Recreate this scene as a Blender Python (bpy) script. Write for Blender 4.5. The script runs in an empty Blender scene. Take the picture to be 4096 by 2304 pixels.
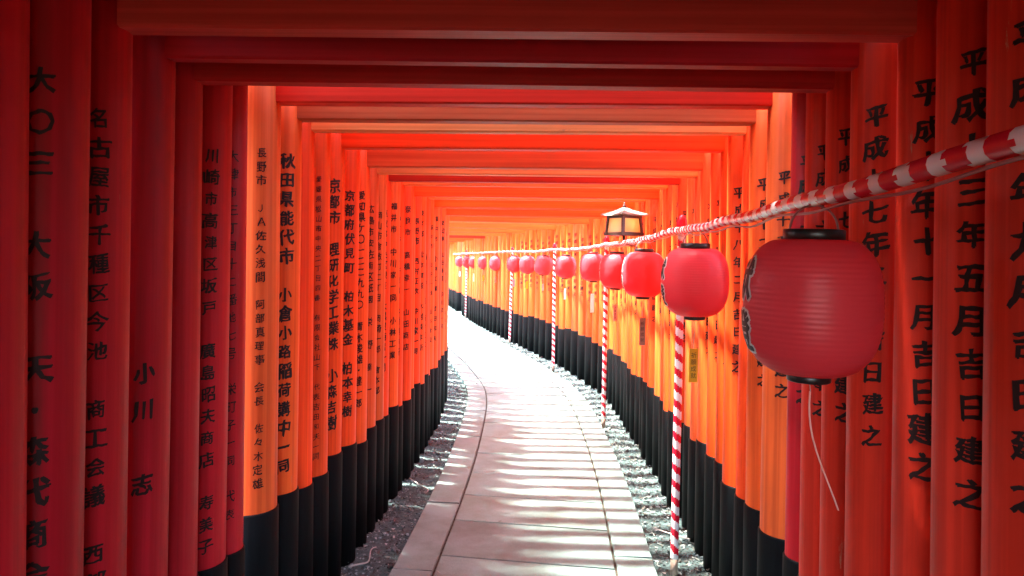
import bpy, bmesh, math, random
from math import radians, sin, cos, pi
from mathutils import Vector, Matrix, noise
random.seed(7)
SC = bpy.context.scene
COL = SC.collection

# ------------------------------------------------------------------ camera
cam_d = bpy.data.cameras.new('camera')
cam_d.sensor_width = 36
cam_d.lens = 25.3
cam_d.shift_y = -0.0281
cam_d.clip_start = 0.02
cam_d.clip_end = 2000
cam = bpy.data.objects.new('camera', cam_d)
COL.objects.link(cam)
CAM_H = 1.50
cam.matrix_world = Matrix.Translation((0, 0, CAM_H)) @ Matrix.Rotation(radians(90), 4, 'X') @ Matrix.Rotation(radians(0.8), 4, 'Z')
SC.camera = cam

# ------------------------------------------------------------------ sky, sun, exposure
SUN_EL = radians(69)
SUN_DIR = Vector((-0.95, 0.30, 0)).normalized()          # towards the sun, on the ground: left and ahead
world = bpy.data.worlds.new('World')
SC.world = world
world.use_nodes = True
nt = world.node_tree
nt.nodes.clear()
sky = nt.nodes.new('ShaderNodeTexSky')
sky.sky_type = 'NISHITA'
sky.sun_disc = False
sky.sun_elevation = SUN_EL
sky.sun_rotation = math.atan2(SUN_DIR.x, SUN_DIR.y)
sky.dust_density = 3.0
bg = nt.nodes.new('ShaderNodeBackground')
bg.inputs['Strength'].default_value = 0.15
wo = nt.nodes.new('ShaderNodeOutputWorld')
nt.links.new(sky.outputs[0], bg.inputs[0])
nt.links.new(bg.outputs[0], wo.inputs[0])
sun_d = bpy.data.lights.new('sun', 'SUN')
sun_d.energy = 2.0
sun_d.angle = radians(2.5)
sun_d.color = (1.0, 0.95, 0.86)
sun = bpy.data.objects.new('sun', sun_d)
COL.objects.link(sun)
sdir = Vector((SUN_DIR.x * cos(SUN_EL), SUN_DIR.y * cos(SUN_EL), sin(SUN_EL)))
sun.rotation_euler = sdir.to_track_quat('Z', 'Y').to_euler()
sun.location = (-8, 6, 14)
SC.view_settings.view_transform = 'Standard'
SC.view_settings.look = 'None'
SC.view_settings.exposure = 4.95
SC.view_settings.gamma = 1
SC.view_settings.use_curve_mapping = False
SC.cycles.max_bounces = 10
SC.cycles.diffuse_bounces = 8
SC.cycles.glossy_bounces = 4
SC.cycles.sample_clamp_indirect = 12
SC.cycles.caustics_reflective = False

# ------------------------------------------------------------------ materials
def mat(name, base, rough=0.5, spec=0.5, build=None):
    m = bpy.data.materials.new(name)
    m.use_nodes = True
    n = m.node_tree
    b = n.nodes['Principled BSDF']
    b.inputs['Base Color'].default_value = (*base, 1)
    b.inputs['Roughness'].default_value = rough
    b.inputs['Specular IOR Level'].default_value = spec
    if build:
        build(n, b)
    return m

def nnode(n, typ, **kw):
    o = n.nodes.new(typ)
    for k, v in kw.items():
        if k in o.inputs:
            o.inputs[k].default_value = v
        else:
            setattr(o, k, v)
    return o

def mapped(n, scale, kind='Object'):
    tc = n.nodes.new('ShaderNodeTexCoord')
    mp = n.nodes.new('ShaderNodeMapping')
    mp.inputs['Scale'].default_value = scale
    n.links.new(tc.outputs[kind], mp.inputs[0])
    oi = n.nodes.new('ShaderNodeObjectInfo')
    mul = nnode(n, 'ShaderNodeMath', operation='MULTIPLY')
    mul.inputs[1].default_value = 37.0
    n.links.new(oi.outputs['Random'], mul.inputs[0])
    n.links.new(mul.outputs[0], mp.inputs['Location'])
    return mp

def ramp(n, src, p0, c0, p1, c1):
    r = n.nodes.new('ShaderNodeValToRGB')
    r.color_ramp.elements[0].position = p0
    r.color_ramp.elements[0].color = (*c0, 1)
    r.color_ramp.elements[1].position = p1
    r.color_ramp.elements[1].color = (*c1, 1)
    n.links.new(src, r.inputs[0])
    return r

def mix(n, fac, a, b, blend='MIX'):
    m = n.nodes.new('ShaderNodeMix')
    m.data_type = 'RGBA'
    m.blend_type = blend
    if isinstance(fac, float):
        m.inputs[0].default_value = fac
    else:
        n.links.new(fac, m.inputs[0])
    for i, v in ((6, a), (7, b)):
        if isinstance(v, tuple):
            m.inputs[i].default_value = (*v, 1)
        else:
            n.links.new(v, m.inputs[i])
    return m.outputs[2]

def bump(n, b, src, strength, dist):
    bp = n.nodes.new('ShaderNodeBump')
    bp.inputs['Strength'].default_value = strength
    bp.inputs['Distance'].default_value = dist
    n.links.new(src, bp.inputs['Height'])
    n.links.new(bp.outputs[0], b.inputs['Normal'])

def paint(scale):
    def f(n, b):
        oi = n.nodes.new('ShaderNodeObjectInfo')
        t = nnode(n, 'ShaderNodeTexNoise', Scale=1.0, Detail=5.0, Roughness=0.6)
        n.links.new(mapped(n, scale).outputs[0], t.inputs[0])
        worn = ramp(n, t.outputs[0], 0.35, (0.80, 0.74, 0.70), 0.70, (1.06, 1.12, 1.1))
        c = mix(n, 1.0, oi.outputs['Color'], worn.outputs[0], 'MULTIPLY')
        g = nnode(n, 'ShaderNodeTexNoise', Scale=1.0, Detail=8.0, Roughness=0.7)
        n.links.new(mapped(n, tuple(v * 4 for v in scale)).outputs[0], g.inputs[0])
        dirt = ramp(n, g.outputs[0], 0.60, (0, 0, 0), 0.78, (1, 1, 1))
        fac = nnode(n, 'ShaderNodeMath', operation='MULTIPLY')
        fac.inputs[1].default_value = 0.35
        n.links.new(dirt.outputs[0], fac.inputs[0])
        c2 = mix(n, fac.outputs[0], c, (0.20, 0.02, 0.012))
        n.links.new(c2, b.inputs['Base Color'])
        rr = nnode(n, 'ShaderNodeMapRange')
        rr.inputs['To Min'].default_value = 0.36
        rr.inputs['To Max'].default_value = 0.66
        n.links.new(t.outputs[0], rr.inputs[0])
        n.links.new(rr.outputs[0], b.inputs['Roughness'])
        st = nnode(n, 'ShaderNodeTexNoise', Scale=1.0, Detail=3.0, Roughness=0.5)
        long_ = scale.index(0.9)
        sc = tuple(0.55 if i == long_ else 60.0 for i in range(3))
        n.links.new(mapped(n, sc).outputs[0], st.inputs[0])
        stc = ramp(n, st.outputs[0], 0.38, (0.78, 0.66, 0.62), 0.60, (1.04, 1.06, 1.05))
        c3 = mix(n, 0.75, c2, stc.outputs[0], 'MULTIPLY')
        ch = nnode(n, 'ShaderNodeTexNoise', Scale=1.0, Detail=9.0, Roughness=0.75)
        n.links.new(mapped(n, tuple(2.2 if i == long_ else 14.0 for i in range(3))).outputs[0], ch.inputs[0])
        chf = ramp(n, ch.outputs[0], 0.665, (0, 0, 0), 0.70, (1, 1, 1))
        c4 = mix(n, chf.outputs[0], c3, (0.42, 0.20, 0.12))
        n.links.new(c4, b.inputs['Base Color'])
        hs = nnode(n, 'ShaderNodeMath', operation='ADD')
        n.links.new(g.outputs[0], hs.inputs[0])
        n.links.new(st.outputs[0], hs.inputs[1])
        bump(n, b, hs.outputs[0], 0.35, 0.002)
    return f

M = {}
M['pillar'] = mat('vermilion_pillar', (0.7, 0.05, 0.01), 0.35, 0.22, paint((9, 9, 0.9)))
M['beam'] = mat('vermilion_beam', (0.7, 0.05, 0.01), 0.4, 0.25, paint((0.9, 9, 9)))
def f_wrap(n, b):
    t = nnode(n, 'ShaderNodeTexNoise', Scale=1.0, Detail=5.0, Roughness=0.6)
    n.links.new(mapped(n, (28, 28, 1.6)).outputs[0], t.inputs[0])
    r = ramp(n, t.outputs[0], 0.35, (0.0015, 0.002, 0.0025), 0.78, (0.004, 0.005, 0.006))
    n.links.new(r.outputs[0], b.inputs['Base Color'])
    bump(n, b, t.outputs[0], 0.5, 0.004)
M['wrap'] = mat('black_base_wrap', (0.02, 0.02, 0.022), 0.6, 0.09, f_wrap)
M['cap'] = mat('black_lintel_cap', (0.02, 0.02, 0.02), 0.5, 0.4)
M['ink'] = mat('brushed_ink', (0.016, 0.004, 0.004), 0.6, 0.3)
def f_slab(n, b):
    t = nnode(n, 'ShaderNodeTexNoise', Scale=220.0, Detail=4.0, Roughness=0.7)
    n.links.new(mapped(n, (1, 1, 1)).outputs[0], t.inputs[0])
    u = nnode(n, 'ShaderNodeTexNoise', Scale=3.2, Detail=6.0, Roughness=0.65)
    n.links.new(mapped(n, (1, 1, 1)).outputs[0], u.inputs[0])
    sp = ramp(n, t.outputs[0], 0.35, (0.098, 0.160, 0.154), 0.65, (0.158, 0.250, 0.242))
    st = ramp(n, u.outputs[0], 0.32, (0.60, 0.57, 0.52), 0.60, (1.08, 1.08, 1.08))
    oi = n.nodes.new('ShaderNodeObjectInfo')
    ob = ramp(n, oi.outputs['Random'], 0.0, (0.86, 0.86, 0.85), 1.0, (1.06, 1.04, 1.01))
    c = mix(n, 1.0, sp.outputs[0], st.outputs[0], 'MULTIPLY')
    c = mix(n, 1.0, c, ob.outputs[0], 'MULTIPLY')
    n.links.new(c, b.inputs['Base Color'])
    bump(n, b, t.outputs[0], 0.35, 0.002)
M['slab'] = mat('grey_granite_slab', (0.4, 0.39, 0.37), 0.62, 0.45, f_slab)
def f_soil(a, c_):
    def f(n, b):
        t = nnode(n, 'ShaderNodeTexNoise', Scale=38.0, Detail=8.0, Roughness=0.75)
        tc = n.nodes.new('ShaderNodeTexCoord')
        n.links.new(tc.outputs['Object'], t.inputs[0])
        r = ramp(n, t.outputs[0], 0.35, a, 0.68, c_)
        n.links.new(r.outputs[0], b.inputs['Base Color'])
        bump(n, b, t.outputs[0], 0.9, 0.02)
    return f
M['soil'] = mat('packed_earth', (0.06, 0.055, 0.05), 0.75, 0.4, f_soil((0.020, 0.040, 0.038), (0.070, 0.120, 0.116)))
M['joint'] = mat('joint_dirt', (0.05, 0.04, 0.03), 0.9, 0.2, f_soil((0.018, 0.014, 0.010), (0.10, 0.085, 0.06)))
M['forest'] = mat('forest_floor', (0.05, 0.045, 0.03), 0.9, 0.2, f_soil((0.02, 0.018, 0.010), (0.09, 0.075, 0.045)))
def f_var(cols):
    def f(n, b):
        g = n.nodes.new('ShaderNodeNewGeometry')
        r = n.nodes.new('ShaderNodeValToRGB')
        r.color_ramp.interpolation = 'CONSTANT'
        els = r.color_ramp.elements
        while len(els) < len(cols):
            els.new(0.5)
        for i, c in enumerate(cols):
            els[i].position = i / len(cols)
            els[i].color = (*c, 1)
        n.links.new(g.outputs['Random Per Island'], r.inputs[0])
        n.links.new(r.outputs[0], b.inputs['Base Color'])
    return f
M['stone'] = mat('gravel_stone', (0.3, 0.3, 0.3), 0.85, 0.25, f_var([(.04,.05,.05),(.07,.09,.09),(.17,.22,.22),(.06,.075,.075),(.22,.28,.28),(.09,.12,.12),(.08,.10,.10)]))
M['leaf'] = mat('dry_leaf', (0.3, 0.28, 0.22), 0.85, 0.2, f_var([(.12,.13,.11),(.20,.23,.21),(.05,.05,.04),(.15,.17,.15),(.08,.09,.08),(.28,.33,.31),(.05,.05,.045)]))
M['twig'] = mat('pale_twig', (0.34, 0.32, 0.29), 0.6, 0.4)
M['red_tape'] = mat('red_tape', (0.62, 0.008, 0.03), 0.25, 0.5)
M['white_tape'] = mat('white_tape', (0.80, 0.79, 0.80), 0.25, 0.5)
M['bamboo'] = mat('bare_bamboo', (0.30, 0.21, 0.16), 0.35, 0.5)
M['wire'] = mat('steel_wire', (0.30, 0.12, 0.12), 0.4, 0.5)
def f_lan(n, b):
    tr = n.nodes.new('ShaderNodeBsdfTranslucent')
    tr.inputs[0].default_value = (0.90, 0.06, 0.08, 1)
    mx = n.nodes.new('ShaderNodeMixShader')
    mx.inputs[0].default_value = 0.5
    n.links.new(b.outputs[0], mx.inputs[1])
    n.links.new(tr.outputs[0], mx.inputs[2])
    n.links.new(mx.outputs[0], n.nodes['Material Output'].inputs[0])
M['lantern'] = mat('red_vinyl', (0.92, 0.085, 0.115), 0.38, 0.5, f_lan)
M['lcap'] = mat('black_plastic', (0.012, 0.010, 0.010), 0.35, 0.5)
M['white_ink'] = mat('white_outline', (0.75, 0.74, 0.74), 0.5, 0.4)
M['black_ink'] = mat('black_letter', (0.02, 0.02, 0.02), 0.5, 0.4)
M['dark_wood'] = mat('dark_lamp_wood', (0.030, 0.014, 0.010), 0.45, 0.4)
M['copper'] = mat('verdigris_roof', (0.34, 0.36, 0.31), 0.5, 0.5, f_soil((0.07, 0.08, 0.06), (0.20, 0.22, 0.18)))
def f_paper(n, b):
    tr = n.nodes.new('ShaderNodeBsdfTranslucent')
    tr.inputs[0].default_value = (0.75, 0.62, 0.48, 1)
    mx = n.nodes.new('ShaderNodeMixShader')
    mx.inputs[0].default_value = 0.5
    n.links.new(b.outputs[0], mx.inputs[1])
    n.links.new(tr.outputs[0], mx.inputs[2])
    n.links.new(mx.outputs[0], n.nodes['Material Output'].inputs[0])
M['pane'] = mat('lamp_paper', (0.62, 0.50, 0.40), 0.6, 0.3, f_paper)
def f_bulb(n, b):
    b.inputs['Emission Color'].default_value = (1.0, 0.62, 0.25, 1)
    b.inputs['Emission Strength'].default_value = 4.0
M['bulb'] = mat('warm_bulb', (0.9, 0.8, 0.6), 0.4, 0.5, f_bulb)
M['bark'] = mat('cedar_bark', (0.10, 0.06, 0.04), 0.85, 0.3, f_soil((0.05, 0.03, 0.02), (0.16, 0.10, 0.07)))
M['foliage'] = mat('cedar_leaves', (0.05, 0.09, 0.03), 0.6, 0.3, f_var([(.03,.06,.02),(.05,.09,.03),(.07,.12,.035),(.04,.075,.03)]))
def tagmat(name, c):
    return mat(name, c, 0.5, 0.4)
TAGM = dict(yellow=tagmat('yellow_paper', (0.85, 0.50, 0.03)), grey=tagmat('grey_paper', (0.30, 0.27, 0.25)),
            white=tagmat('white_paper', (0.80, 0.80, 0.78)), pink=tagmat('pale_pink_paper', (0.75, 0.38, 0.30)),
            blue=tagmat('grey_blue_paper', (0.32, 0.36, 0.50)))

# ------------------------------------------------------------------ object helpers
def link(name, mesh, parent=None, loc=(0, 0, 0), rot=(0, 0, 0)):
    o = bpy.data.objects.new(name, mesh)
    COL.objects.link(o)
    o.location = loc
    o.rotation_euler = rot
    if parent:
        o.parent = parent
    return o

def tag(o, label=None, cat=None, group=None, kind=None):
    for k, v in (('label', label), ('category', cat), ('group', group), ('kind', kind)):
        if v:
            o[k] = v
    return o

def mesh_of(name, verts, faces, mats, midx=None, smooth=False):
    me = bpy.data.meshes.new(name)
    me.from_pydata(verts, [], faces)
    for m in (mats if isinstance(mats, list) else [mats]):
        me.materials.append(m)
    if midx:
        me.polygons.foreach_set('material_index', midx)
    me.polygons.foreach_set('use_smooth', [smooth] * len(me.polygons))
    me.update()
    return me

def box_mesh(name, x0, x1, y0, y1, z0, z1, m, bev=0.004):
    bm = bmesh.new()
    bmesh.ops.create_cube(bm, size=1)
    for v in bm.verts:
        v.co = Vector(((x0 + x1) / 2 + v.co.x * (x1 - x0), (y0 + y1) / 2 + v.co.y * (y1 - y0), (z0 + z1) / 2 + v.co.z * (z1 - z0)))
    if bev:
        bmesh.ops.bevel(bm, geom=bm.edges[:], offset=bev, segments=1, affect='EDGES')
    me = bpy.data.meshes.new(name)
    bm.to_mesh(me)
    bm.free()
    me.materials.append(m)
    return me

def lathe(name, prof, seg, m, cap=True, smooth=True):
    vs, fs = [], []
    for r, z in prof:
        for i in range(seg):
            a = 2 * pi * i / seg
            vs.append((r * cos(a), r * sin(a), z))
    for j in range(len(prof) - 1):
        for i in range(seg):
            k = (i + 1) % seg
            fs.append((j * seg + i, j * seg + k, (j + 1) * seg + k, (j + 1) * seg + i))
    n_side = len(fs)
    if cap:
        fs.append(tuple(reversed(range(seg))))
        fs.append(tuple(range((len(prof) - 1) * seg, len(prof) * seg)))
    me = mesh_of(name, vs, fs, m, smooth=smooth)
    if cap:
        me.polygons[n_side].use_smooth = False
        me.polygons[n_side + 1].use_smooth = False
    return me

def tube_data(pts, rad, seg=8, closed_ends=True):
    vs, fs = [], []
    up = Vector((0, 0, 1))
    n = len(pts)
    for i, p in enumerate(pts):
        p = Vector(p)
        d = (Vector(pts[min(i + 1, n - 1)]) - Vector(pts[max(i - 1, 0)])).normalized()
        a = d.cross(up)
        if a.length < 1e-3:
            a = d.cross(Vector((1, 0, 0)))
        a.normalize()
        b = a.cross(d)
        r = rad[i] if isinstance(rad, (list, tuple)) else rad
        for k in range(seg):
            t = 2 * pi * k / seg
            vs.append(p + a * (r * cos(t)) + b * (r * sin(t)))
    for i in range(n - 1):
        for k in range(seg):
            q = (k + 1) % seg
            fs.append((i * seg + k, i * seg + q, (i + 1) * seg + q, (i + 1) * seg + k))
    if closed_ends:
        fs.append(tuple(reversed(range(seg))))
        fs.append(tuple(range((n - 1) * seg, n * seg)))
    return vs, fs

# ------------------------------------------------------------------ the line of the path
CL = [(-8, -0.14), (-4, -0.12), (0, -0.08), (1.2, -0.02), (2.4, 0.012), (3.5, 0.085), (5.0, 0.165), (6.6, 0.195),
      (7.6, 0.18), (8.4, 0.115), (9.2, -0.02), (10.2, -0.21), (11.5, -0.50), (12.9, -0.84), (15.4, -1.44), (18, -1.97), (21, -2.52), (26, -3.35), (32, -4.2)]
def interp(tab, t):
    if t <= tab[0][0]:
        return tab[0][1]
    for i in range(len(tab) - 1):
        t0, v0 = tab[i]
        t1, v1 = tab[i + 1]
        if t <= t1:
            m0 = (v1 - tab[i - 1][1]) / (t1 - tab[i - 1][0]) if i > 0 else (v1 - v0) / (t1 - t0)
            m1 = (tab[i + 2][1] - v0) / (tab[i + 2][0] - t0) if i + 2 < len(tab) else (v1 - v0) / (t1 - t0)
            h = t1 - t0
            u = (t - t0) / h
            return ((2*u**3 - 3*u**2 + 1) * v0 + (u**3 - 2*u**2 + u) * h * m0 + (-2*u**3 + 3*u**2) * v1 + (u**3 - u**2) * h * m1)
    return tab[-1][1]
def cx(z):
    return interp(CL, z)
def normal(z):                                   # unit vector to the right of the path
    d = (cx(z + 0.15) - cx(z - 0.15)) / 0.3
    l = math.hypot(1, d)
    return Vector((1 / l, -d / l))
def at(z, off):                                  # a point off metres to the right of the path's middle
    n = normal(z)
    return Vector((cx(z) + n.x * off, z + n.y * off))

# ------------------------------------------------------------------ ground
g = mesh_of('ground', [(-300, -300, -0.06), (300, -300, -0.06), (300, 400, -0.06), (-300, 400, -0.06)], [(0, 1, 2, 3)], M['forest'])
tag(link('ground', g), 'brown forest floor outside the torii tunnel', kind='structure')

def strip_mesh(name, offs, z0, z1, step, hfun, m):
    vs, fs = [], []
    n = int((z1 - z0) / step)
    for i in range(n + 1):
        z = z0 + i * step
        for o in offs:
            p = at(z, o)
            vs.append((p.x, p.y, hfun(p.x, p.y, o)))
    w = len(offs)
    for i in range(n):
        for k in range(w - 1):
            a = i * w + k
            fs.append((a, a + 1, a + w + 1, a + w))
    return mesh_of(name, vs, fs, m, smooth=True)
def soil_h(x, y, o):
    return -0.018 + 0.020 * noise.noise((x * 6, y * 6, 1.3)) + 0.012 * noise.noise((x * 23, y * 23, 4.1)) + 0.015 * max(0, abs(o) - 0.7)
for s, nm in ((-1, 'left'), (1, 'right')):
    offs = [s * (0.60 + 0.025 * k) for k in range(0, 30)]
    if s < 0:
        offs.reverse()
    me = strip_mesh('verge', offs, 0.6, 27, 0.035, soil_h, M['soil'])
    tag(link('verge', me), 'strip of packed earth between the paving and the %s pillars' % nm, kind='structure')

# paving: the bed (joints) and one object per slab
path = bpy.data.objects.new('path', None)
COL.objects.link(path)
tag(path, 'curving grey stone path with narrow edging slabs along both sides', kind='structure')
bed = strip_mesh('joint_bed', [-0.632, -0.3, 0.0, 0.3, 0.632], 0.6, 27, 0.2, lambda x, y, o: 0.009, M['joint'])
link('joint_bed', bed, path)
def slab(z0, z1, o0, o1, dz, skew=0.0):
    g_ = 0.0035
    nseg = max(2, int((z1 - z0) / 0.16))
    vs, fs = [], []
    ch = 0.004
    rows = []
    for i in range(nseg + 1):
        t = i / nseg
        z = z0 + g_ + (z1 - z0 - 2 * g_) * t
        e = ch if i in (0, nseg) else 0
        zin = z + (ch if i == 0 else -ch if i == nseg else 0)
        rows.append((z, zin))
    for (z, zin) in rows:
        for (o, zz, h) in ((o0 + g_, z, -0.03), (o0 + g_, z, 0.016 + dz), (o0 + g_ + ch, zin, 0.020 + dz), (o1 - g_ - ch, zin, 0.020 + dz), (o1 - g_, z, 0.016 + dz), (o1 - g_, z, -0.03)):
            p = at(zz - skew * o, o)
            vs.append((p.x, p.y, h))
    for i in range(nseg):
        for k in range(5):
            a = i * 6 + k
            fs.append((a + 1, a, a + 6, a + 7))
    fs.append((0, 1, 2, 3, 4, 5)); fs.append(tuple(nseg * 6 + k for k in reversed(range(6))))
    me = mesh_of('paving_slab', vs, fs, M['slab'])
    bmx = bmesh.new(); bmx.from_mesh(me); bmesh.ops.recalc_face_normals(bmx, faces=bmx.faces[:]); bmx.to_mesh(me); bmx.free()
    return me
zs = [0.6, 1.1, 1.62, 2.1, 2.58, 3.05, 3.52, 4.01, 4.45, 4.93, 5.44, 5.94, 6.47, 6.94]
while zs[-1] < 26:
    zs.append(zs[-1] + random.uniform(0.46, 0.52))
for a, b_ in zip(zs, zs[1:]):
    link('paving_slab', slab(a, b_, -0.425, 0.435, random.uniform(-0.0015, 0.0015), 0.10), path)
for s, first in ((-1, [0.6, 1.25, 2.3, 3.35, 4.3, 5.95, 7.0]), (1, [0.6, 1.5, 2.55, 3.66, 4.72, 5.8, 7.04])):
    e = list(first)
    while e[-1] < 26:
        e.append(e[-1] + random.uniform(0.95, 1.15))
    for a, b_ in zip(e, e[1:]):
        o0, o1 = (0.440, 0.632) if s > 0 else (-0.632, -0.430)
        link('edging_slab', slab(a, b_, o0, o1, random.uniform(-0.001, 0.003), 0.06), path)

# ------------------------------------------------------------------ writing
GL = {}
def glyph(ch, off=0.0):
    key = (ch, off)
    if key in GL:
        return GL[key]
    cu = bpy.data.curves.new('glyph', 'FONT')
    cu.body = ch
    cu.size = 1.0
    cu.resolution_u = 2
    cu.offset = off
    cu.align_x = 'CENTER'
    o = bpy.data.objects.new('glyph', cu)
    COL.objects.link(o)
    dg = bpy.context.evaluated_depsgraph_get()
    dg.update()
    me = o.evaluated_get(dg).to_mesh()
    bm = bmesh.new()
    bm.from_mesh(me)
    for k in range(-4, 5):
        geom = bm.verts[:] + bm.edges[:] + bm.faces[:]
        bmesh.ops.bisect_plane(bm, geom=geom, plane_co=(k * 0.13, 0, 0), plane_no=(1, 0, 0), dist=1e-5)
    bmesh.ops.triangulate(bm, faces=bm.faces[:])
    bm.verts.index_update()
    v = [(p.co.x, p.co.y - 0.36) for p in bm.verts]
    f = [tuple(q.index for q in p.verts) for p in bm.faces]
    bm.free()
    o.evaluated_get(dg).to_mesh_clear()
    bpy.data.objects.remove(o)
    bpy.data.curves.remove(cu)
    GL[key] = (v, f)
    return GL[key]

def inscription(text, r, phi0, ztop, zbot, size, off=0.0):
    """characters one above the other round a pillar of radius r; phi0 turns them from facing the camera (0) inwards"""
    n = len(text)
    pitch = (ztop - zbot) / max(1, n - 1)
    vs, fs = [], []
    def R_at(h):
        k = [(0, 1.015), (.5, 1.012), (1.2, 1.0), (2.0, .975), (2.36, .965)]
        for (a0, v0), (a1, v1) in zip(k, k[1:]):
            if h <= a1:
                return r * (v0 + (v1 - v0) * (h - a0) / (a1 - a0)) + 0.0014
        return r
    sh = random.uniform(0.06, 0.14)
    for i, ch in enumerate(text):
        if ch in ' \u3000':
            continue
        gv, gf = glyph(ch, off)
        zc = ztop - i * pitch
        s = size * random.uniform(0.90, 1.10)
        sx = s * random.uniform(0.9, 1.08)
        rot = random.uniform(-0.07, 0.07)
        dx = random.uniform(-0.05, 0.05)
        base = len(vs)
        sd = random.uniform(0, 99)
        for lay, (ox, oy) in enumerate(((0, 0), (0.042, 0.016), (-0.034, 0.022), (0.01, -0.03))):
          base = len(vs)
          for x, y in gv:
            kk = min(1.0, max(0.35, (size - .030) / .025))
            x, y = x + ox * kk, y + oy * kk
            j = 0.06
            x2 = x + j * noise.noise((x * 5, y * 5, sd)) + dx
            y2 = y + j * noise.noise((x * 5, y * 5, sd + 9)) + sh * x
            x3, y3 = x2 * cos(rot) - y2 * sin(rot), x2 * sin(rot) + y2 * cos(rot)
            R = R_at(zc + y3 * s) + lay * 0.00025
            a = phi0 + x3 * sx / R
            vs.append((R * sin(a), -R * cos(a), zc + y3 * s))
          fs += [tuple(base + k for k in q) for q in gf]
    return mesh_of('inscription', vs, fs, M['ink'])

# ------------------------------------------------------------------ torii gates
WT = [(-8, .89), (2.5, .89), (4.0, .868), (6.0, .85), (8.0, .86), (30, .87)]
def pillar_mesh(r):
    prof = [(r * 1.015, -0.02), (r * 1.012, 0.5), (r * 1.0, 1.2), (r * 0.975, 2.0), (r * 0.965, 2.36)]
    return lathe('pillar', prof, 28, M['pillar'])
def wrap_mesh(r, h):
    R = r * 1.015 + 0.006
    prof = [(R + 0.002, -0.03), (R + 0.001, h * 0.5), (R, h - 0.006), (R - 0.003, h)]
    return lathe('base_wrap', prof, 28, M['wrap'])
RAD = [0.074, 0.080, 0.084, 0.089, 0.093, 0.097]
PM = {r: pillar_mesh(r) for r in RAD}
WM = {(r, h): wrap_mesh(r, h) for r in RAD for h in (0.53, 0.55, 0.57)}
def beam_mesh(th, hh):
    return box_mesh('tie_beam', -1.24, 1.24, -th / 2, th / 2, 0, hh, M['beam'], 0.006)
BM_ = {(th, hh): beam_mesh(th, hh) for th in (0.05, 0.06, 0.07) for hh in (0.11, 0.13, 0.15)}
def lintel_mesh(dp):
    vs, fs = [], []
    L = 1.50
    n = 12
    for i in range(n + 1):
        x = -L + 2 * L * i / n
        up = 0.07 * (abs(x) / L) ** 2.4
        for (y, z) in ((-dp / 2, 0), (dp / 2, 0), (dp / 2 + 0.006, 0.13), (-dp / 2 - 0.006, 0.13)):
            vs.append((x, y, z + up))
    for i in range(n):
        for k in range(4):
            q = (k + 1) % 4
            fs.append((i * 4 + k, i * 4 + q, i * 4 + 4 + q, i * 4 + 4 + k))
    fs.append((3, 2, 1, 0)); fs.append((n * 4, n * 4 + 1, n * 4 + 2, n * 4 + 3))
    me = mesh_of('lintel', vs, fs, M['beam'])
    v2 = []
    for i in range(n + 1):
        x = -L * 1.02 + 2 * L * 1.02 * i / n
        up = 0.07 * (abs(x) / L) ** 2.4
        for (y, z) in ((-dp / 2 - 0.015, 0.133), (dp / 2 + 0.015, 0.133), (dp / 2 + 0.008, 0.165), (0, 0.185), (-dp / 2 - 0.008, 0.165)):
            v2.append((x, y, z + up))
    f2 = []
    for i in range(n):
        for k in range(5):
            q = (k + 1) % 5
            f2.append((i * 5 + k, i * 5 + q, i * 5 + 5 + q, i * 5 + 5 + k))
    f2.append((4, 3, 2, 1, 0)); f2.append(tuple(n * 5 + k for k in range(5)))
    return me, mesh_of('lintel_cap', v2, f2, M['cap'])
LM = {dp: lintel_mesh(dp) for dp in (0.07, 0.10, 0.12, 0.15, 0.175)}

COLS = {'deep': (0.47, 0.008, 0.020), 'verm': (0.84, 0.082, 0.009), 'orange': (0.82, 0.125, 0.018), 'faded': (0.72, 0.120, 0.026), 'dull': (0.55, 0.085, 0.035)}  # the crimson entry carries the near tunnel's shade in its colour
GREG = '平成'
def date():
    return '平成' + random.choice(['元', '三', '五', '七', '九', '十', '十一', '十三', '十五', '十七', '十九', '二十']) + '年' + random.choice(['一', '二', '三', '五', '七', '九', '十', '十一']) + '月吉日建之'
PLACES = ['京都市', '大阪市', '名古屋市', '長野市', '滋賀県', '岡山市', '愛知県', '福井市', '東京都', '神戸市', '奈良市', '三重県']
NAMES = ['西村正次', '山田商店', '田中一雄', '小林工業', '中川家一同', '高橋幸一', '松本建設', '森田照子', '稲荷講中一同', '石井恒男', '伊藤電気', '吉田和夫', '大西幸子', '木村製作所']
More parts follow.
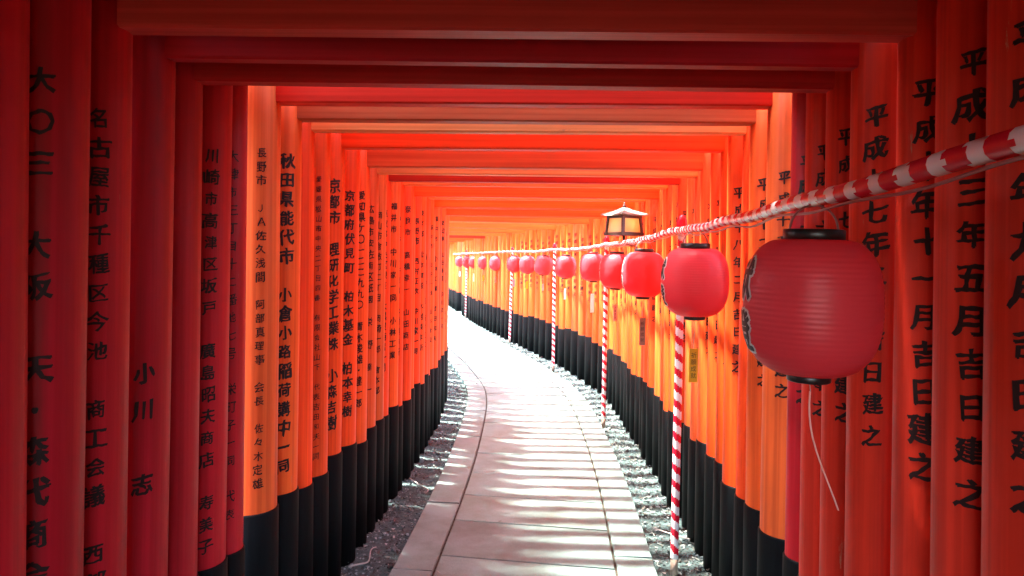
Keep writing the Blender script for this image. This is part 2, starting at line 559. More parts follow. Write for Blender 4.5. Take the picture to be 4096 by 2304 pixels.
# z of the gate, height of the tie beam, thickness, depth of the beam face, paint, radius, left writing (text, top, bottom, size, turn), right writing
SPEC = [
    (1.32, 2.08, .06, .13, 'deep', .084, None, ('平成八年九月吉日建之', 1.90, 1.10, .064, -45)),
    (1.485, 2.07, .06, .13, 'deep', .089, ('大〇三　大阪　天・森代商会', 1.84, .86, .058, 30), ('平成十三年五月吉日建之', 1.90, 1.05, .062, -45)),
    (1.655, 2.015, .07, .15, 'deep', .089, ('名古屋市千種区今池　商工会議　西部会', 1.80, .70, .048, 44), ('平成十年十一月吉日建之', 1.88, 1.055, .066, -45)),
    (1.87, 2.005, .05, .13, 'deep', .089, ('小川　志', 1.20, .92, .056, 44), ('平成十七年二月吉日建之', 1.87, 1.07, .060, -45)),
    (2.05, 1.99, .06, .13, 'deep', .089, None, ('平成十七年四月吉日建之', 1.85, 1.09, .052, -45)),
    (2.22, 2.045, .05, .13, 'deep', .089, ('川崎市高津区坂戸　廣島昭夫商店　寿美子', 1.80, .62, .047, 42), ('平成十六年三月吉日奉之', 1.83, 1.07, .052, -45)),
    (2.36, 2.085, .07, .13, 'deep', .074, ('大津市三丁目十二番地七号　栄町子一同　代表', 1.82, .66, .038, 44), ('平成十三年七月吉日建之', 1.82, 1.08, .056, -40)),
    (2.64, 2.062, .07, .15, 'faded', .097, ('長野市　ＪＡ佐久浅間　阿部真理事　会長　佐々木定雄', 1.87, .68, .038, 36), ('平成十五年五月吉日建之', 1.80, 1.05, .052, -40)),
    (2.85, 2.040, .07, .11, 'orange', .093, ('秋田県能代市　小倉小路稲荷講中一同', 1.87, .68, .062, 40), ('平成十二年六月吉日建之', 1.80, 1.05, .052, -40)),
    (3.03, 2.030, .06, .13, 'verm', .093, None, ('平成二十年一月吉日建之', 1.80, 1.05, .052, -40)),
    (3.20, 2.085, .06, .11, 'verm', .089, ('愛媛県松山市中央二丁目四番　有限会社山下　代表吉田和夫一同', 1.84, .62, .030, 40), ('平成十八年二月吉日建之', 1.80, 1.05, .050, -40)),
    (3.40, 2.015, .07, .13, 'verm', .089, ('京都市　理研化学工業株　小森吉樹', 1.83, .72, .066, 40), ('平成十九年二月吉日建之', 1.80, 1.05, .048, -40)),
    (3.58, 2.06, .06, .13, 'verm', .089, ('京都府伏見町　柏木基金　柏本幸樹', 1.80, .74, .060, 42), ('平成十九年三月吉日建之', 1.78, 1.05, .048, -40)),
    (3.78, 1.975, .06, .13, 'orange', .097, ('愛知県ケ〇一二二九九〇　青木俊雄・建一郎', 1.82, .74, .050, 42), ('平成十七年十月吉日建之', 1.78, 1.05, .046, -40)),
    (3.96, 1.960, .07, .11, 'faded', .089, ('広島市安佐南区祇園　栄　野　達　一', 1.76, .78, .048, 42), ('平成十六年九月吉日建之', 1.78, 1.05, .046, -40)),
    (4.14, 2.05, .06, .13, 'faded', .089, ('岡山市倉敷町二丁目　岡崎一郎　會本部', 1.74, .74, .046, 42), ('平成十四年七月吉日建之', 1.78, 1.05, .046, -40)),
    (4.33, 1.96, .06, .13, 'verm', .084, ('東京都中央区銀座　大黒屋商店一同', 1.76, .84, .050, 42), ('平成十四年五月吉日建之', 1.78, 1.05, .046, -40)),
]
zz = 4.52
while zz < 25.5:
    col = random.choice(['verm', 'verm', 'orange', 'verm', 'faded', 'verm', 'orange']) if zz < 6.0 else random.choice(['verm', 'orange', 'orange', 'orange', 'faded'])
    lt = rt = None
    if zz < 9.2:
        lt = (random.choice(PLACES) + '　' + random.choice(NAMES) + '　' + random.choice(NAMES), 1.80 + random.uniform(-.05, .05), random.uniform(.72, .9), random.uniform(.042, .058), 42)
    if zz < 12.5:
        rt = (date(), 1.80 + random.uniform(-.05, .05), 1.05 + random.uniform(-.04, .04), random.uniform(.044, .052), -40)
    SPEC.append((zz, 1.985 + (-.045, .05, .06, -.01, .055)[len(SPEC) % 5], random.choice((.05, .06, .07)), random.choice((.13, .15)), col, random.choice(RAD[2:5]), lt, rt))
    zz += random.uniform(.19, .225) if zz < 6.5 else random.uniform(.24, .28) if zz < 8.5 else random.uniform(.31, .36)
    if 19.4 < zz < 20.2:
        zz += 1.1
ANCH = [(1.44, 'the largest, nearest red lantern'), (2.64, 'the wide bright orange left pillar'), (3.47, 'the nearest striped pole'), (4.35, 'the third red lantern'), (5.5, 'the roofed wooden lamp'),
        (6.52, 'the second striped pole'), (7.24, 'the fifth red lantern'), (9.1, 'the sixth red lantern'), (9.72, 'the third striped pole'), (11.0, 'the eighth red lantern'), (13.06, 'the fourth striped pole'), (14.9, 'the tenth red lantern'),
        (16.35, 'the fifth striped pole'), (18.5, 'the sixth and farthest striped pole')]
ORD = ['first', 'second', 'third', 'fourth', 'fifth', 'sixth', 'seventh', 'eighth', 'ninth', 'tenth', 'eleventh', 'twelfth', 'thirteenth', 'fourteenth', 'fifteenth', 'sixteenth', 'seventeenth', 'eighteenth', 'nineteenth', 'twentieth', 'twenty-first', 'twenty-second', 'twenty-third', 'twenty-fourth', 'twenty-fifth', 'twenty-sixth', 'twenty-seventh', 'twenty-eighth', 'twenty-ninth', 'thirtieth']
LOOK = {'deep': 'deep red', 'verm': 'vermilion', 'orange': 'bright orange', 'faded': 'faded tan-orange', 'dull': 'dull reddish-brown'}
SPECIAL = {1.32: 'nearest deep red torii gate in view, right pillar cut off by the photo edge',
           1.485: 'vermilion torii gate whose right pillar stands just beyond the cut-off one',
           1.655: 'deep red torii gate whose right pillar is dated 平成十年十一月 in large brush writing',
           2.64: 'torii gate whose wide left pillar glows brightest at the edge of the dark gates',
           2.85: 'torii gate whose left pillar carries bold writing ending 講中一同'}
cnt = {}
BEAMC = {1.655: (0.62, 0.06, 0.05), 2.05: (0.50, 0.014, 0.016), 2.64: (0.70, 0.03, 0.015), 2.85: (0.46, 0.13, 0.055), 3.03: (0.85, 0.38, 0.15), 3.20: (0.80, 0.07, 0.014), 3.40: (0.80, 0.08, 0.014), 3.58: (0.74, 0.05, 0.014), 3.78: (0.60, 0.14, 0.05), 3.96: (0.82, 0.34, 0.13), 4.33: (0.46, 0.02, 0.012)}  # pale peach beams have sunlight on their faces mixed into the colour
ROOF = [(2.5, .175), (99, .07)]  # lintels widened over the near gates to darken them, thinned beyond for skylight
def roof_depth(z):
    for a, d in ROOF:
        if z < a:
            return d
def build_gate(spec, lintel_dp, label, jitter=True):
    z, hn, th, hh, col, r, lt, rt = spec
    n = normal(z)
    yaw = math.atan2(n.y, n.x) * (0.45 if z < 8 else 1.0) + (radians(random.uniform(-.5, .5)) if jitter else 0)
    root = bpy.data.objects.new('torii_gate', None)
    COL.objects.link(root)
    root.location = (cx(z), z, 0)
    root.rotation_euler = (0, 0, yaw)
    tag(root, label, 'torii gate', 'vermilion torii gates over the path')
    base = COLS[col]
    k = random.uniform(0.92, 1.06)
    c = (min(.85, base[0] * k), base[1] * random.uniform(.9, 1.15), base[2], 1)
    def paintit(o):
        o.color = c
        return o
    for s, ins in ((-1, lt), (1, rt)):
        rr = random.choice([r, r, RAD[max(0, RAD.index(r) - 1)]]) if z > 2.5 else r
        x = s * (interp(WT, z) + rr + random.uniform(-.010, .012) * (1 if z > 2.5 else .4))
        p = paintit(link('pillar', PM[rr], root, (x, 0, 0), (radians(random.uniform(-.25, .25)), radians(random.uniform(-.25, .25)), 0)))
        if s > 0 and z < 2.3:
            p.color = (0.70, 0.034, 0.014, 1)  # near right pillars hold less of the shade in their colour
        link('base_wrap', WM[(rr, random.choice((.53, .55, .57)))], p)
        if ins:
            t, a, b, sz, ph = ins
            tag(link('inscription', inscription(t, rr, radians(ph) - yaw, a, b, sz), p), kind='stuff')
    bc = BEAMC.get(z) or ([(0.58, 0.028, 0.012), None, (0.82, 0.26, 0.07), (0.80, 0.16, 0.03)][int(z * 7.3) % 4] if z > 4.4 else None)
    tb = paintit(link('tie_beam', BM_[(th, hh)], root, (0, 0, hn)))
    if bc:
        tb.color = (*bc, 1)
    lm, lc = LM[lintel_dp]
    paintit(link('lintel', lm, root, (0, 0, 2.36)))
    link('lintel_cap', lc, root, (0, 0, 2.36))
for sp in SPEC:
    z = sp[0]
    a = [q for q in ANCH if q[0] < z]
    nm = a[-1][1] if a else 'the camera'
    cnt[nm] = cnt.get(nm, 0) + 1
    lab = SPECIAL.get(z) or '%s torii gate, %s one beyond %s' % (LOOK[sp[4]], ORD[cnt[nm] - 1], nm)
    build_gate(sp, roof_depth(z), lab)
# the tunnel goes on behind the camera
zz = 1.15
while zz > -2.2:
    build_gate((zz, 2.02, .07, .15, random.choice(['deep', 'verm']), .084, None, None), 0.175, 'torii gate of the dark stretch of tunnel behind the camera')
    zz -= 0.175

# ------------------------------------------------------------------ striped poles, rope
RX = [(-0.8, 0.50), (0.86, 0.575), (1.44, 0.600), (2.86, 0.728), (3.47, 0.790), (4.35, 0.795), (6.52, 0.838), (7.3, 0.812), (8.0, 0.770), (9.1, 0.650), (9.72, 0.565), (10.5, 0.44), (11.7, 0.23), (13.06, -0.035), (14.3, -0.32), (16.35, -0.745), (18.53, -1.19), (21.5, -1.75)]
def rx(z):
    return interp(RX, z)
LZ = [1.44, 2.86, 4.35, 5.70, 7.24, 8.95, 10.40, 11.60, 12.70, 14.3, 15.7, 17.1, 18.2, 19.8]
PZ = [3.47, 6.52, 9.72, 13.06, 16.35, 18.53]
def rope_h(z):
    ks = [(-0.8, 1.66), (0.3, 1.65), (1.44, 1.628), (2.86, 1.632), (3.47, 1.650), (4.35, 1.632), (5.7, 1.634), (6.52, 1.645), (7.24, 1.634), (8.95, 1.63), (9.72, 1.64), (11.0, 1.625), (13.06, 1.64), (16.35, 1.635), (21.5, 1.63)]
    return interp(ks, z)
pts = []
z = -0.8
while z < 21.5:
    pts.append(Vector((rx(z), z, rope_h(z) + 0.003 * sin(z * 9))))
    z += 0.0115 if z < 9 else 0.02
vs, fs = tube_data(pts, 0.0165, 12)
mi = []
s_acc = [0.0]
for i in range(1, len(pts)):
    s_acc.append(s_acc[-1] + (pts[i] - pts[i - 1]).length)
for i in range(len(pts) - 1):
    for k in range(12):
        ph = (s_acc[i] / 0.088 + k / 12.0 * 0.55 if k < 6 else s_acc[i] / 0.088 + (12 - k) / 12.0 * 0.55) % 1
        mi.append(1 if ph < 0.46 else 0)
mi += [0, 0]
rope = bpy.data.objects.new('striped_rope', None)
COL.objects.link(rope)
tag(rope, 'thick red and white spiral rope strung above the lanterns from pole to pole', 'rope')
link('rope', mesh_of('rope', vs, fs, [M['red_tape'], M['white_tape']], mi, True), rope)
wp = [Vector((p.x - 0.004, p.y, p.z - 0.024 - 0.004 * sin(p.y * 14))) for p in pts[::4]]
vs, fs = tube_data(wp, 0.0028, 5)
link('wire', mesh_of('wire', vs, fs, M['wire'], smooth=True), rope)

def pole_parts():
    r = 0.019
    seg = 16
    prof = [(r * .93, -0.03), (r * .93, 0.09)]
    shaft = lathe('bare_foot', prof, 14, M['bamboo'])
    vs, fs, mi = [], [], []
    n = 240
    for i in range(n + 1):
        zh = 0.07 + (1.66 - 0.07) * i / n
        for k in range(seg):
            a = 2 * pi * k / seg
            vs.append((r * cos(a), r * sin(a), zh))
    for i in range(n):
        for k in range(seg):
            q = (k + 1) % seg
            fs.append((i * seg + k, i * seg + q, (i + 1) * seg + q, (i + 1) * seg + k))
            zh = 0.07 + (1.59) * (i + .5) / n
            mi.append(0 if (zh / 0.077 + (k + .5) / seg) % 1 < 0.48 else 1)
    fs.append(tuple(reversed(range(seg)))); mi.append(0)
    fs.append(tuple(range(n * seg, (n + 1) * seg))); mi.append(0)
    sleeve = mesh_of('striped_sleeve', vs, fs, [M['red_tape'], M['white_tape']], mi, True)
    cap = lathe('cap', [(0.010, 1.661), (0.024, 1.662), (0.027, 1.675), (0.025, 1.70), (0.014, 1.722), (0.003, 1.727)], 16, M['red_tape'])
    return shaft, sleeve, cap
PPRT = pole_parts()
PLAB = ['nearest red and white striped pole, standing right of the path behind the second lantern',
        'second striped pole from the camera, between the fourth and fifth lanterns', 'third striped pole from the camera, where the wall starts to curve left',
        'fourth striped pole from the camera, on the sunlit bend', 'fifth striped pole from the camera, far round the bend', 'farthest striped pole, by the left end of the visible lantern row']
for i, z in enumerate(PZ):
    o = bpy.data.objects.new('striped_pole', None)
    COL.objects.link(o)
    o.location = (rx(z) + 0.012, z, 0)
    o.rotation_euler = (0, radians([.5, .2, -.4, 1.6, .8, .4][i]), random.uniform(0, 6))
    o.rotation_euler = (0, radians([.5, .2, -.1, .9, .8, .4][i]), 0)
    tag(o, PLAB[i], 'pole', 'striped poles carrying the lantern rope')
    for nm, me in zip(('bare_foot', 'striped_sleeve', 'cap'), PPRT):
        link(nm, me, o)

# ------------------------------------------------------------------ lanterns
LR, LH = 0.131, 0.27                                # body radius, body height
def lan_r(t):                                       # t 0..1 bottom to top
    u = 2 * t - 1
    e = (1 - abs(u) ** 2.6) ** (1 / 2.2)
    rc = 0.040 if u < 0 else 0.056
    return rc + (LR - rc) * e
prof = []
NR = 27
for i in range(NR * 4 + 1):
    t = i / (NR * 4)
    ph = (i % 4) / 4
    prof.append((lan_r(t) - 0.0008 * (0.5 - 0.5 * cos(2 * pi * ph + pi)), -LH / 2 + LH * t))
body_me = lathe('shade', prof, 56, M['lantern'], cap=False)
top_me = lathe('top_cap', [(0.050, LH/2 - 0.004), (0.058, LH/2 - 0.003), (0.0585, LH/2 + 0.018), (0.055, LH/2 + 0.020), (0.050, LH/2 + 0.018), (0.048, LH/2 + 0.002)], 32, M['lcap'])
bot_me = lathe('bottom_cap', [(0.028, -LH/2 - 0.013), (0.040, -LH/2 - 0.014), (0.042, -LH/2 - 0.012), (0.042, -LH/2 + 0.005), (0.036, -LH/2 + 0.006)], 32, M['lcap'])
hp = [Vector((0.052 * cos(a), 0, LH/2 + 0.018 + 0.050 * sin(a))) for a in [pi * k / 14 for k in range(15)]]
v_, f_ = tube_data(hp, 0.0022, 6)
han_me = mesh_of('hanger', v_, f_, M['wire'], smooth=True)
def lan_text(text, spread, lift, m, name):
    vs, fs = [], []
    s = 0.088
    shifts = [(spread * cos(k * pi / 4), spread * sin(k * pi / 4)) for k in range(8)]
    for i, ch in enumerate(text):
        gv, gf = glyph(ch, 0.0)
        zc = 0.052 - i * 0.104
        for k8, (ox, oy) in enumerate(shifts):
          base = len(vs)
          for x, y in gv:
            x, y = x + ox, y + oy
            zz_ = zc + y * s
            t = min(.98, max(.02, (zz_ + LH / 2) / LH))
            R = lan_r(t) + lift + k8 * 0.00006
            a = -pi / 2 - 0.30 + x * s * 1.0 / LR
            vs.append((R * sin(a), -R * cos(a), zz_))
          fs += [tuple(base + k for k in q) for q in gf]
    return mesh_of(name, vs, fs, m)
lt1 = lan_text('献燈', 0.085, 0.0010, M['white_ink'], 'letter_outline')
lt2 = lan_text('献燈', 0.028, 0.0022, M['black_ink'], 'lettering')
TAGS = [('pink', 0.235, 84), ('yellow', 0.135, 10), ('grey', 0.165, 14), ('pink', 0.13, 40), ('white', 0.19, 22), ('white', 0.14, 50), ('grey', 0.10, 60), ('yellow', 0.12, 20), ('blue', 0.13, 10), ('grey', 0.12, 50), ('yellow', 0.13, 30), ('white', 0.19, 10), ('pink', 0.13, 40), ('white', 0.14, 20)]
lnum = ['nearest', 'second', 'third', 'fourth', 'fifth', 'sixth', 'seventh', 'eighth', 'ninth', 'tenth', 'eleventh', 'twelfth', 'thirteenth', 'fourteenth']
LEX = ['largest red paper lantern, nearest the camera, hanging low at the right', 'second red lantern from the camera, covering the top of the nearest pole', 'third red lantern from the camera, a long grey tag below it',
       'fourth red lantern from the camera, just right of the second pole', 'fifth red lantern from the camera, just left of the second pole', 'sixth red lantern from the camera, over the open stretch of path',
       'seventh red lantern from the camera, tilted, beside the third pole', 'eighth red lantern from the camera, between third and fourth poles', 'ninth red lantern from the camera, just right of the fourth pole',
       'tenth red lantern from the camera, just left of the fourth pole', 'eleventh red lantern from the camera, over a small white tag', 'twelfth red lantern from the camera, by the fifth pole',
       'thirteenth red lantern from the camera, by the farthest pole', 'last and smallest red lantern, half hidden by the left wall']
for i, z in enumerate(LZ):
    o = bpy.data.objects.new('red_lantern', None)
    COL.objects.link(o)
    hc = 1.413 + [0, .006, .006, .004, .016, 0, .005, 0, 0, 0, 0, 0, 0, 0][i]
    o.location = (rx(z), z, hc)
    tilt = [0.5, -1, 1, 2, -2, 3, 12, -3, 2, 5, -4, 3, 2, 0][i]
    o.rotation_euler = (radians(random.uniform(-2, 2)), radians(tilt), radians([8, 12, 10, 5, 0, 5, 0, 5, 0, 0, 0, 0, 0, 0][i]))
    tag(o, LEX[i], 'lantern', 'red lanterns hung along the rope')
    link('shade', body_me, o)
    link('top_cap', top_me, o)
    link('bottom_cap', bot_me, o)
    link('hanger', han_me, o)
    link('letter_outline', lt1, o)
    link('lettering', lt2, o)
    # the paper tag on its cord
    cn, ln, tw = TAGS[i]
    tz = hc - LH / 2 - 0.014
    tg = bpy.data.objects.new('paper_tag', None)
    COL.objects.link(tg)
    tg.location = (rx(z), z, tz)
    tg.rotation_euler = (0, 0, radians(tw))
    tag(tg, '%s paper strip hanging on a cord under the %s red lantern' % (cn, lnum[i]), 'paper tag', 'paper tags under the lanterns')
    cl = 0.115 if i else 0.02
    bend = 0.028 if i == 0 else 0.008
    v_, f_ = tube_data([(0.002 * sin(k), 0, -cl * k / 5) for k in range(6)], 0.0011, 4)
    link('cord', mesh_of('cord', v_, f_, M['twig']), tg)
    vs, fs = [], []
    nn = 10
    w = 0.019 if i else 0.0024
    th = 0.0012
    for k in range(nn + 1):
        t = k / nn
        by = (bend * (t * 1.1) ** 1.7) * (-1 if i == 0 else 1) + 0.003 * sin(t * 5)
        for (x, y) in ((-w, -th), (w, -th), (w, th), (-w, th)):
            vs.append((x, by * (1.0 if i else 1.6) + y, -cl - ln * t))
    for k in range(nn):
        for q in range(4):
            p = (q + 1) % 4
            fs.append((k * 4 + q, k * 4 + p, k * 4 + 4 + p, k * 4 + 4 + q))
    fs.append((3, 2, 1, 0)); fs.append((nn * 4, nn * 4 + 1, nn * 4 + 2, nn * 4 + 3))
    strip = link('paper_strip', mesh_of('paper_strip', vs, fs, TAGM[cn], smooth=False), tg)
    if i in (1, 2, 3, 8):
        vs, fs = [], []
        for k, ch in enumerate('祈願成就'):
            gv, gf = glyph(ch, 0.0)
            b0 = len(vs)
            for x, y in gv:
                zc = -cl - ln * (0.2 + 0.2 * k) + y * 0.024
                t = (-cl - zc) / ln
                vs.append((x * 0.024, bend * (max(0, t) * 1.1) ** 1.7 + 0.003 * sin(t * 5) - th - 0.0008, zc))
            fs += [tuple(b0 + q for q in p) for p in gf]
        link('writing', mesh_of('writing', vs, fs, M['black_ink']), strip)

# ------------------------------------------------------------------ wooden lamp on the right wall
LAMP = bpy.data.objects.new('wooden_lamp', None)
COL.objects.link(LAMP)
LAMP.location = (0.845, 5.45, 1.70)
LAMP.rotation_euler = (0, 0, radians(33))
LAMP.scale = (0.9, 0.9, 0.9)
tag(LAMP, 'dark wooden lamp with paper panes and a pale hipped roof, above the fourth lantern', 'lamp')
hb, ht, bh = 0.104, 0.092, 0.150
def quadprism(name, pts_lo, pts_hi, m):
    vs = list(pts_lo) + list(pts_hi)
    return mesh_of(name, vs, [(3, 2, 1, 0), (4, 5, 6, 7), (0, 1, 5, 4), (1, 2, 6, 5), (2, 3, 7, 6), (3, 0, 4, 7)], m)
def sq(h, z, dx=0, dy=0):
    return [(-h + dx, -h + dy, z), (h + dx, -h + dy, z), (h + dx, h + dy, z), (-h + dx, h + dy, z)]
fr = []
bm = bmesh.new()
def add_prism(lo, hi):
    v = [bm.verts.new(p) for p in lo + hi]
    for f in ((3, 2, 1, 0), (4, 5, 6, 7), (0, 1, 5, 4), (1, 2, 6, 5), (2, 3, 7, 6), (3, 0, 4, 7)):
        bm.faces.new([v[k] for k in f])
for sx in (-1, 1):
    for sy in (-1, 1):
        add_prism(sq(0.011, 0, sx * hb, sy * hb), sq(0.011, bh, sx * ht, sy * ht))
for (zz0, zz1, h0) in ((-0.012, 0.016, hb), (bh - 0.018, bh + 0.004, ht)):
    for sy in (-1, 1):
        add_prism([(-h0 - .014, sy * h0 - .013, zz0), (h0 + .014, sy * h0 - .013, zz0), (h0 + .014, sy * h0 + .013, zz0), (-h0 - .014, sy * h0 + .013, zz0)],
                  [(-h0 - .014, sy * h0 - .013, zz1), (h0 + .014, sy * h0 - .013, zz1), (h0 + .014, sy * h0 + .013, zz1), (-h0 - .014, sy * h0 + .013, zz1)])
        add_prism([(sy * h0 - .0125, -h0, zz0 + .001), (sy * h0 + .0125, -h0, zz0 + .001), (sy * h0 + .0125, h0, zz0 + .001), (sy * h0 - .0125, h0, zz0 + .001)],
                  [(sy * h0 - .0125, -h0, zz1 - .001), (sy * h0 + .0125, -h0, zz1 - .001), (sy * h0 + .0125, h0, zz1 - .001), (sy * h0 - .0125, h0, zz1 - .001)])
me = bpy.data.meshes.new('lamp_frame'); bm.to_mesh(me); bm.free(); me.materials.append(M['dark_wood'])
link('lamp_frame', me, LAMP)
for k in range(4):
    me = mesh_of('pane', [(-hb + .008, -hb + .002, .014), (hb - .008, -hb + .002, .014), (ht - .008, -ht + .002, bh - .016), (-ht + .008, -ht + .002, bh - .016),
                          (-hb + .008, -hb + .004, .014), (hb - .008, -hb + .004, .014), (ht - .008, -ht + .004, bh - .016), (-ht + .008, -ht + .004, bh - .016)],
                 [(0, 1, 2, 3), (7, 6, 5, 4), (0, 4, 5, 1), (1, 5, 6, 2), (2, 6, 7, 3), (3, 7, 4, 0)], M['pane'])
    link('pane', me, LAMP, rot=(0, 0, k * pi / 2))
link('bulb', lathe('bulb', [(0.004, .055), (.018, .062), (.022, .075), (.018, .09), (.008, .102), (.006, .115)], 12, M['bulb']), LAMP)
link('floor_board', box_mesh('floor_board', -.098, .098, -.098, .098, -0.010, 0.000, M['dark_wood'], .001), LAMP)
# roof: concave pyramid, eaves slightly lifted at the corners
vs, fs = [], []
rows_ = [(0.142, bh + 0.002), (0.139, bh + 0.012), (0.105, bh + 0.026), (0.060, bh + 0.046), (0.022, bh + 0.070), (0.012, bh + 0.078)]
for (h, z_) in rows_:
    for k in range(16):
        sd, t = divmod(k, 4)
        t = t / 4
        cs = [(-h, -h), (h, -h), (h, h), (-h, h)]
        x = cs[sd][0] + (cs[(sd + 1) % 4][0] - cs[sd][0]) * t
        y = cs[sd][1] + (cs[(sd + 1) % 4][1] - cs[sd][1]) * t
        lift = 0.012 * (max(abs(t - .5) * 2, 0)) ** 3 * (h / 0.158)
        vs.append((x, y, z_ + lift))
for j in range(len(rows_) - 1):
    for k in range(16):
        q = (k + 1) % 16
        fs.append((j * 16 + k, j * 16 + q, (j + 1) * 16 + q, (j + 1) * 16 + k))
fs.append(tuple(reversed(range(16)))); fs.append(tuple(range(80, 96)))
rf = link('roof', mesh_of('roof', vs, fs, M['copper']), LAMP)
link('finial', lathe('finial', [(.010, bh + .076), (.016, bh + .082), (.017, bh + .090), (.009, bh + .098), (.008, bh + .108), (.002, bh + .122)], 12, M['dark_wood']), rf)
vs, fs = tube_data([(0, 0, -0.01), (0.0, 0.0, -0.05), (0.05, 0.03, -0.085), (0.26, 0.13, -0.09)], 0.012, 8)
link('bracket', mesh_of('bracket', vs, fs, M['dark_wood'], smooth=True), LAMP)

# ------------------------------------------------------------------ litter on the verges
def rand_off(s):
    return s * random.uniform(0.645, 0.90)
def depth():
    return 1.9 + 12.5 * random.random() ** 1.5
vs, fs = [], []
ico = bmesh.new(); bmesh.ops.create_icosphere(ico, subdivisions=1, radius=1)
ICV = [v.co.copy() for v in ico.verts]; ICF = [tuple(v.index for v in f.verts) for f in ico.faces]; ico.free()
for i in range(14000):
    s = random.choice((-1, 1))
    z_ = depth()
    o = rand_off(s)
    p = at(z_, o)
    big = random.random()
    sz = 0.0025 + 0.0045 * random.random() + (0.012 * random.random() if big > .95 else 0)
    h = soil_h(p.x, p.y, o)
    R = Matrix.Rotation(random.uniform(0, 6.3), 3, 'Z') @ Matrix.Rotation(random.uniform(-.5, .5), 3, 'X')
    b0 = len(vs)
    sc = (random.uniform(.7, 1.5), random.uniform(.7, 1.2), random.uniform(.4, .9))
    for v in ICV:
        q = R @ Vector((v.x * sc[0], v.y * sc[1], v.z * sc[2])) * (sz * random.uniform(.85, 1.15))
        vs.append((p.x + q.x, p.y + q.y, h + sz * .25 + q.z))
    fs += [tuple(b0 + k for k in f) for f in ICF]
tag(link('gravel', mesh_of('gravel', vs, fs, M['stone'])), 'small grey stones scattered on the earth beside the paving', 'gravel', kind='stuff')
vs, fs = [], []
for i in range(3600):
    s = random.choice((-1, 1, 1, 1))
    z_ = depth()
    o = rand_off(s) if i > 28 else random.uniform(-.6, .6)
    p = at(z_, o)
    h = (soil_h(p.x, p.y, o) if i > 28 else .022) + random.uniform(.004, .014)
    L = random.uniform(.007, .019); w = L * random.uniform(.25, .5)
    R = Matrix.Rotation(random.uniform(0, 6.3), 3, 'Z') @ Matrix.Rotation(random.uniform(-.6, .6), 3, 'X') @ Matrix.Rotation(random.uniform(-.5, .5), 3, 'Y')
    b0 = len(vs)
    cu_ = random.uniform(0, .5) * L
    for (x, y, zq) in ((-L, 0, cu_), (-L * .3, -w, 0), (L * .4, -w * .8, 0), (L, 0, cu_), (L * .4, w * .8, 0), (-L * .3, w, 0)):
        q = R @ Vector((x, y, zq))
        vs.append((p.x + q.x, p.y + q.y, h + q.z))
    fs += [(b0, b0 + 1, b0 + 5), (b0 + 1, b0 + 2, b0 + 4, b0 + 5), (b0 + 2, b0 + 3, b0 + 4)]
tag(link('leaves', mesh_of('leaves', vs, fs, M['leaf'])), 'dry fallen leaves and chips lying along both verges', 'leaf litter', kind='stuff')
tw = [(-.80, 3.55, .28, 1.1, 'pale curved twig on the left verge nearest the camera'), (-.74, 4.7, .34, 1.9, 'pale crooked twig on the left verge by the dark pillar feet'),
      (.80, 4.0, .22, 2.2, 'pale curved twig beside the foot of the nearest pole'), (.78, 3.35, .16, .4, 'short pale twig in front of the nearest pole')]
for (o, z_, L, an, lab) in tw:
    p = at(z_, o)
    pp = []
    for k in range(12):
        t = k / 11
        a = an + 1.3 * t
        pp.append(Vector((p.x + L * (t - .5) * cos(an) + .04 * sin(t * 5), p.y + L * (t - .5) * sin(an) + .03 * cos(t * 7), soil_h(p.x, p.y, o) + .012 + .01 * sin(t * 3.1))))
    v_, f_ = tube_data(pp, [0.0045 - .002 * k / 11 for k in range(12)], 7)
    tag(link('twig', mesh_of('twig', v_, f_, M['twig'], smooth=True)), lab, 'twig', 'pale twigs on the verges')

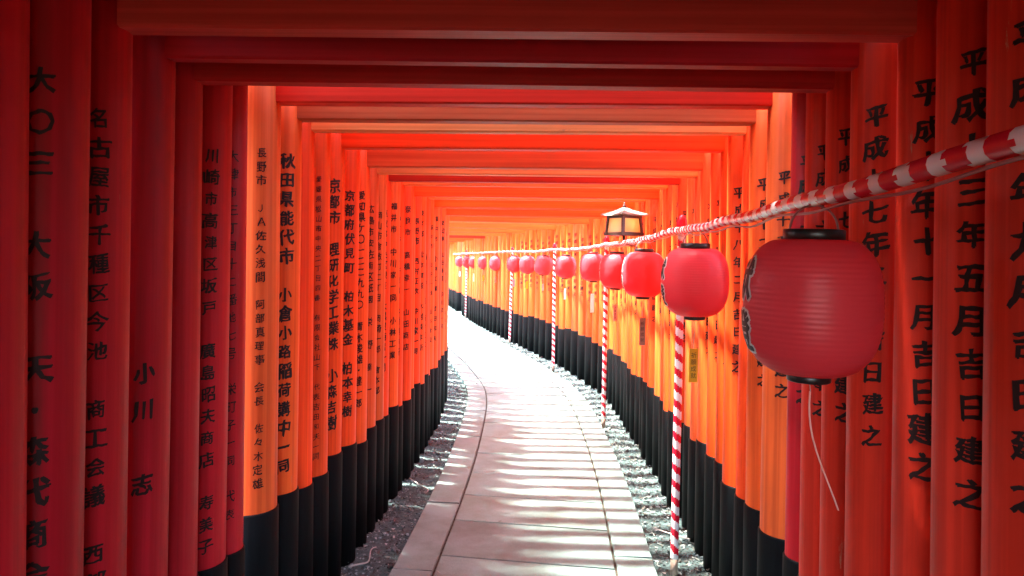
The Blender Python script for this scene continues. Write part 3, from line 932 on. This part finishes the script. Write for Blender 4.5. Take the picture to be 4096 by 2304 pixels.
# ------------------------------------------------------------------ trees outside the tunnel
def tree_parts(seed):
    rnd = random.Random(seed)
    H = 11.0
    pts_ = [Vector((0.12 * sin(k * .7 + seed), 0.12 * cos(k * .9), H * k / 9)) for k in range(10)]
    v, f = tube_data(pts_, [0.26 * (1 - .085 * k) for k in range(10)], 12)
    for k in range(9):
        h = 4.2 + k * .7
        a = rnd.uniform(0, 6.3)
        L = 2.0 - k * .14
        q = [Vector((cos(a) * L * t, sin(a) * L * t, h + .5 * L * t - .3 * t * t)) for t in (0, .33, .66, 1)]
        v2, f2 = tube_data(q, [.07, .05, .035, .015], 6)
        b = len(v)
        v += v2
        f += [tuple(b + i for i in ff) for ff in f2]
    trunk = mesh_of('trunk', v, f, M['bark'], smooth=True)
    v, f = [], []
    cl = []
    for k in range(46):
        h = rnd.uniform(4.4, 11.6)
        R = 2.1 * (1 - ((h - 4.4) / 8.4) ** 1.3) + .3
        a = rnd.uniform(0, 6.3)
        rr = R * rnd.uniform(.35, 1)
        cl.append((cos(a) * rr, sin(a) * rr, h, rnd.uniform(.35, .7)))
    for c in cl:
        for j in range(60):
            d = Vector((rnd.gauss(0, 1), rnd.gauss(0, 1), rnd.gauss(0, .7))) * (c[3] * .55)
            p = Vector(c[:3]) + d
            Rm = Matrix.Rotation(rnd.uniform(0, 6.3), 3, 'Z') @ Matrix.Rotation(rnd.uniform(-1, 1), 3, 'X')
            b = len(v)
            s_ = rnd.uniform(.05, .10)
            for q in ((-1.2, 0, 0), (0, -.5, 0), (1.2, 0, .1), (0, .5, 0)):
                v.append(p + Rm @ (Vector(q) * s_))
            f.append((b, b + 1, b + 2, b + 3))
    return trunk, mesh_of('crown', v, f, M['foliage'])
TP = [tree_parts(3), tree_parts(11)]
TREES = [(4.2, 6.5), (5.0, 11.5), (3.9, 16.5), (-7.5, 31), (-1.5, 33), (3.6, 30), (-2.9, 3.2), (-7.0, 9.0), (3.8, 0.5), (7.5, 21)]  # the unseen one close on the left is added to shade the gates
for i, (x, y) in enumerate(TREES):
    o = bpy.data.objects.new('cedar_tree', None)
    COL.objects.link(o)
    o.location = (x, y, -.06)
    o.rotation_euler = (0, 0, random.uniform(0, 6))
    o.scale = (1, 1, random.uniform(.9, 1.2))
    tag(o, 'tall cedar growing outside the torii tunnel, hidden behind its pillars', 'tree', 'cedars round the tunnel')
    a, b = TP[i % 2]
    link('trunk', a, o)
    link('crown', b, o)
